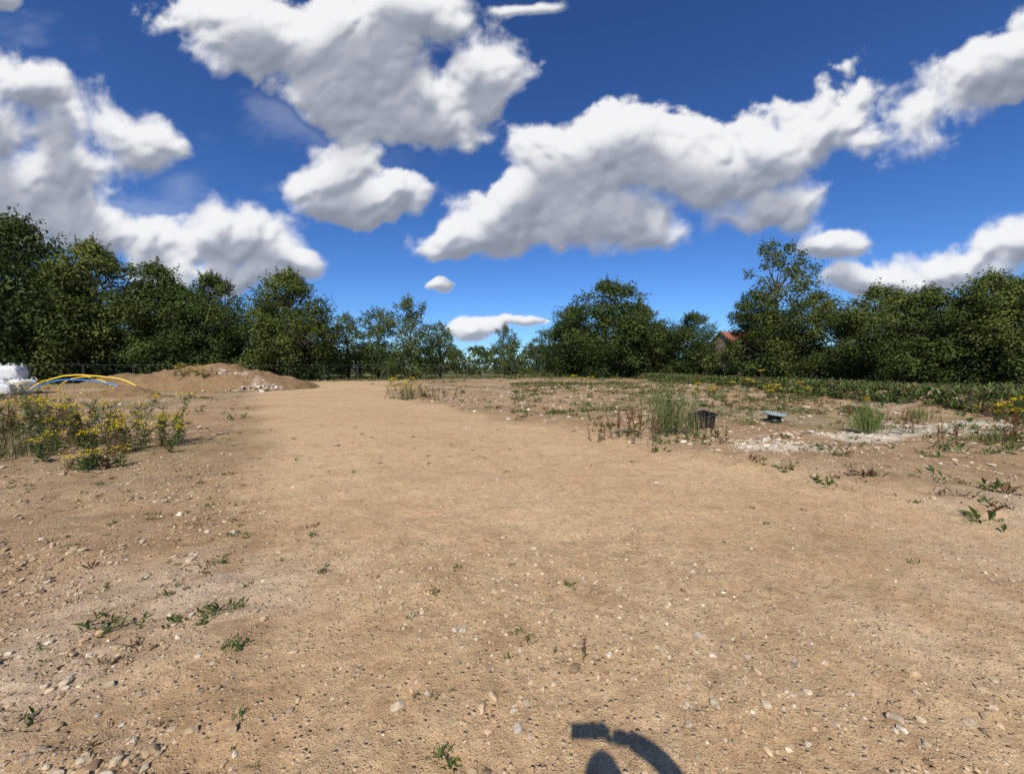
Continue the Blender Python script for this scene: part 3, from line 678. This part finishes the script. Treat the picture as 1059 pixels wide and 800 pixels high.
U,Vv=np.meshgrid(us,vs)
wu=U+.13*(rfb(U*3.5,Vv*3.5,201,3)-.5)+.035*(rfb(U*14,Vv*14,231,3)-.5); wvv=Vv+.10*(rfb(U*3.5+9,Vv*3.5,211,3)-.5)+.035*(rfb(U*14,Vv*14+5,241,3)-.5)
S=np.zeros_like(U)
for (u0,v0,ru,rv,ro) in CL:
    c_,s_=math.cos(math.radians(ro)),math.sin(math.radians(ro)); dx=wu-u0; dy=wvv-v0
    rr=np.sqrt(((dx*c_+dy*s_)/ru)**2+((-dx*s_+dy*c_)/rv)**2)
    S+=np.exp(8*np.clip(1-rr,-1,1))
base=np.log(S)/8
bil=rfb(wu*8,wvv*9,301,5,.5,True)
fb=rfb(U*5,Vv*6.5,321,8,.54)
det=rfb(wu*30,wvv*34,351,5,.6)
Fd=base+1.30*(fb-.5)+.46*(bil-.42)+.24*(det-.5)-.09
soft=.20+.26*sst(.35,.65,rfb(U*3,Vv*3,371,3))
alpha=sst(0,1,np.clip((Fd+.10)/soft,0,1))
hgt=np.sqrt(np.clip(blur(Fd,2,2)+.08,0,1.2))*.092+.036*blur(bil,1,2)+.014*blur(det,1,1)
gv,gu=np.gradient(hgt,du)
nn=np.sqrt(gu**2+gv**2+1); lam=np.clip((-gu*-.20+ -gv*.60+.78)/nn,0,1)
def sh(Ar,dv,dux=0):
    k=int(round(dv/du)); m=int(round(dux/du)); B=np.roll(Ar,-k,0); B[len(B)-k:]=0
    return np.roll(B,-m,1)
dens=blur(np.clip(Fd,0,.8),3,2)
od=sum(sh(dens,d_,-.15*d_) for d_ in (.015,.03,.05,.075,.10,.13))/6
dark=sst(.06,.44,blur(od,4,2))
bri=np.clip(.42+.78*(lam-.2),0,1)*(1-.66*dark)
bri=blur(np.clip(bri*1.18,0,1),1,1)
bri=np.clip(bri+.12*(1-sst(.1,.8,alpha)),0,1)
edge=sst(2.1,1.7,np.abs(U))*sst(1.35,1.15,Vv)*sst(-.0,.04,Vv)
thin=.30*sst(.50,.72,rfb(U*2.2+4,Vv*5+2,391,6,.55))*sst(.9,.2,np.abs(U+.95))
alpha=np.maximum(alpha*.97,thin*sst(.2,.4,Vv)*.6)*edge
D=unit(np.stack([U,np.ones_like(U),Vv],-1)).reshape(-1,3)*900
ny_,nx_=U.shape; i=np.arange(nx_*ny_).reshape(ny_,nx_); Fq=np.stack([i[:-1,:-1],i[1:,:-1],i[1:,1:],i[:-1,1:]],-1).reshape(-1,4)
a=Acc(); a.add(D,F4=Fq,C=np.c_[alpha.ravel(),bri.ravel(),np.zeros(alpha.size)])
m=bpy.data.materials.new('sky_with_clouds'); m.use_nodes=True; nt=m.node_tree; nt.nodes.clear(); N=nt.nodes; L=nt.links
geo=N.new('ShaderNodeNewGeometry'); nrm=N.new('ShaderNodeVectorMath'); nrm.operation='NORMALIZE'; L.new(geo.outputs['Position'],nrm.inputs[0])
skc=skynodes(nt,nrm.outputs[0])
sc10=N.new('ShaderNodeVectorMath'); sc10.operation='SCALE'; sc10.inputs['Scale'].default_value=.1; L.new(skc,sc10.inputs[0])
at=N.new('ShaderNodeAttribute'); at.attribute_name='Col'; sp=N.new('ShaderNodeSeparateColor'); L.new(at.outputs['Color'],sp.inputs[0])
rp=N.new('ShaderNodeValToRGB'); L.new(sp.outputs[1],rp.inputs[0]); els=rp.color_ramp.elements
els[0].position=0; els[0].color=(.20,.23,.29,1); els[1].position=1; els[1].color=(.93,.93,.94,1)
e_=els.new(.35); e_.color=(.38,.41,.48,1); e_=els.new(.7); e_.color=(.76,.77,.80,1)
mx=N.new('ShaderNodeMix'); mx.data_type='RGBA'; L.new(sp.outputs[0],mx.inputs[0]); L.new(sc10.outputs[0],mx.inputs[6]); L.new(rp.outputs[0],mx.inputs[7])
em=N.new('ShaderNodeEmission'); L.new(mx.outputs[2],em.inputs['Color']); ou=N.new('ShaderNodeOutputMaterial'); L.new(em.outputs[0],ou.inputs['Surface'])
m.cycles.emission_sampling='NONE'
a.obj('sky',[m],True)

sl=bpy.data.lights.new('sun','SUN'); sl.energy=5.0; sl.angle=math.radians(.5); sl.color=(1,.94,.85)
so=bpy.data.objects.new('sun',sl); COL.objects.link(so); so.rotation_euler=(-sun_dir).to_track_quat('-Z','Y').to_euler(); so.location=(-10,-40,40)

# ------------------------------------------------------------ camera
cam=bpy.data.cameras.new('camera'); cam.sensor_width=36; cam.lens=13.6; cam.clip_end=3000; cam.clip_start=.02
co=bpy.data.objects.new('camera',cam); COL.objects.link(co); co.location=(0,0,1.7); co.rotation_euler=(math.radians(87),0,0); scene.camera=co
scene.view_settings.view_transform='Standard'; scene.view_settings.look='None'; scene.view_settings.exposure=0
print('ground cam',g1(0,0))
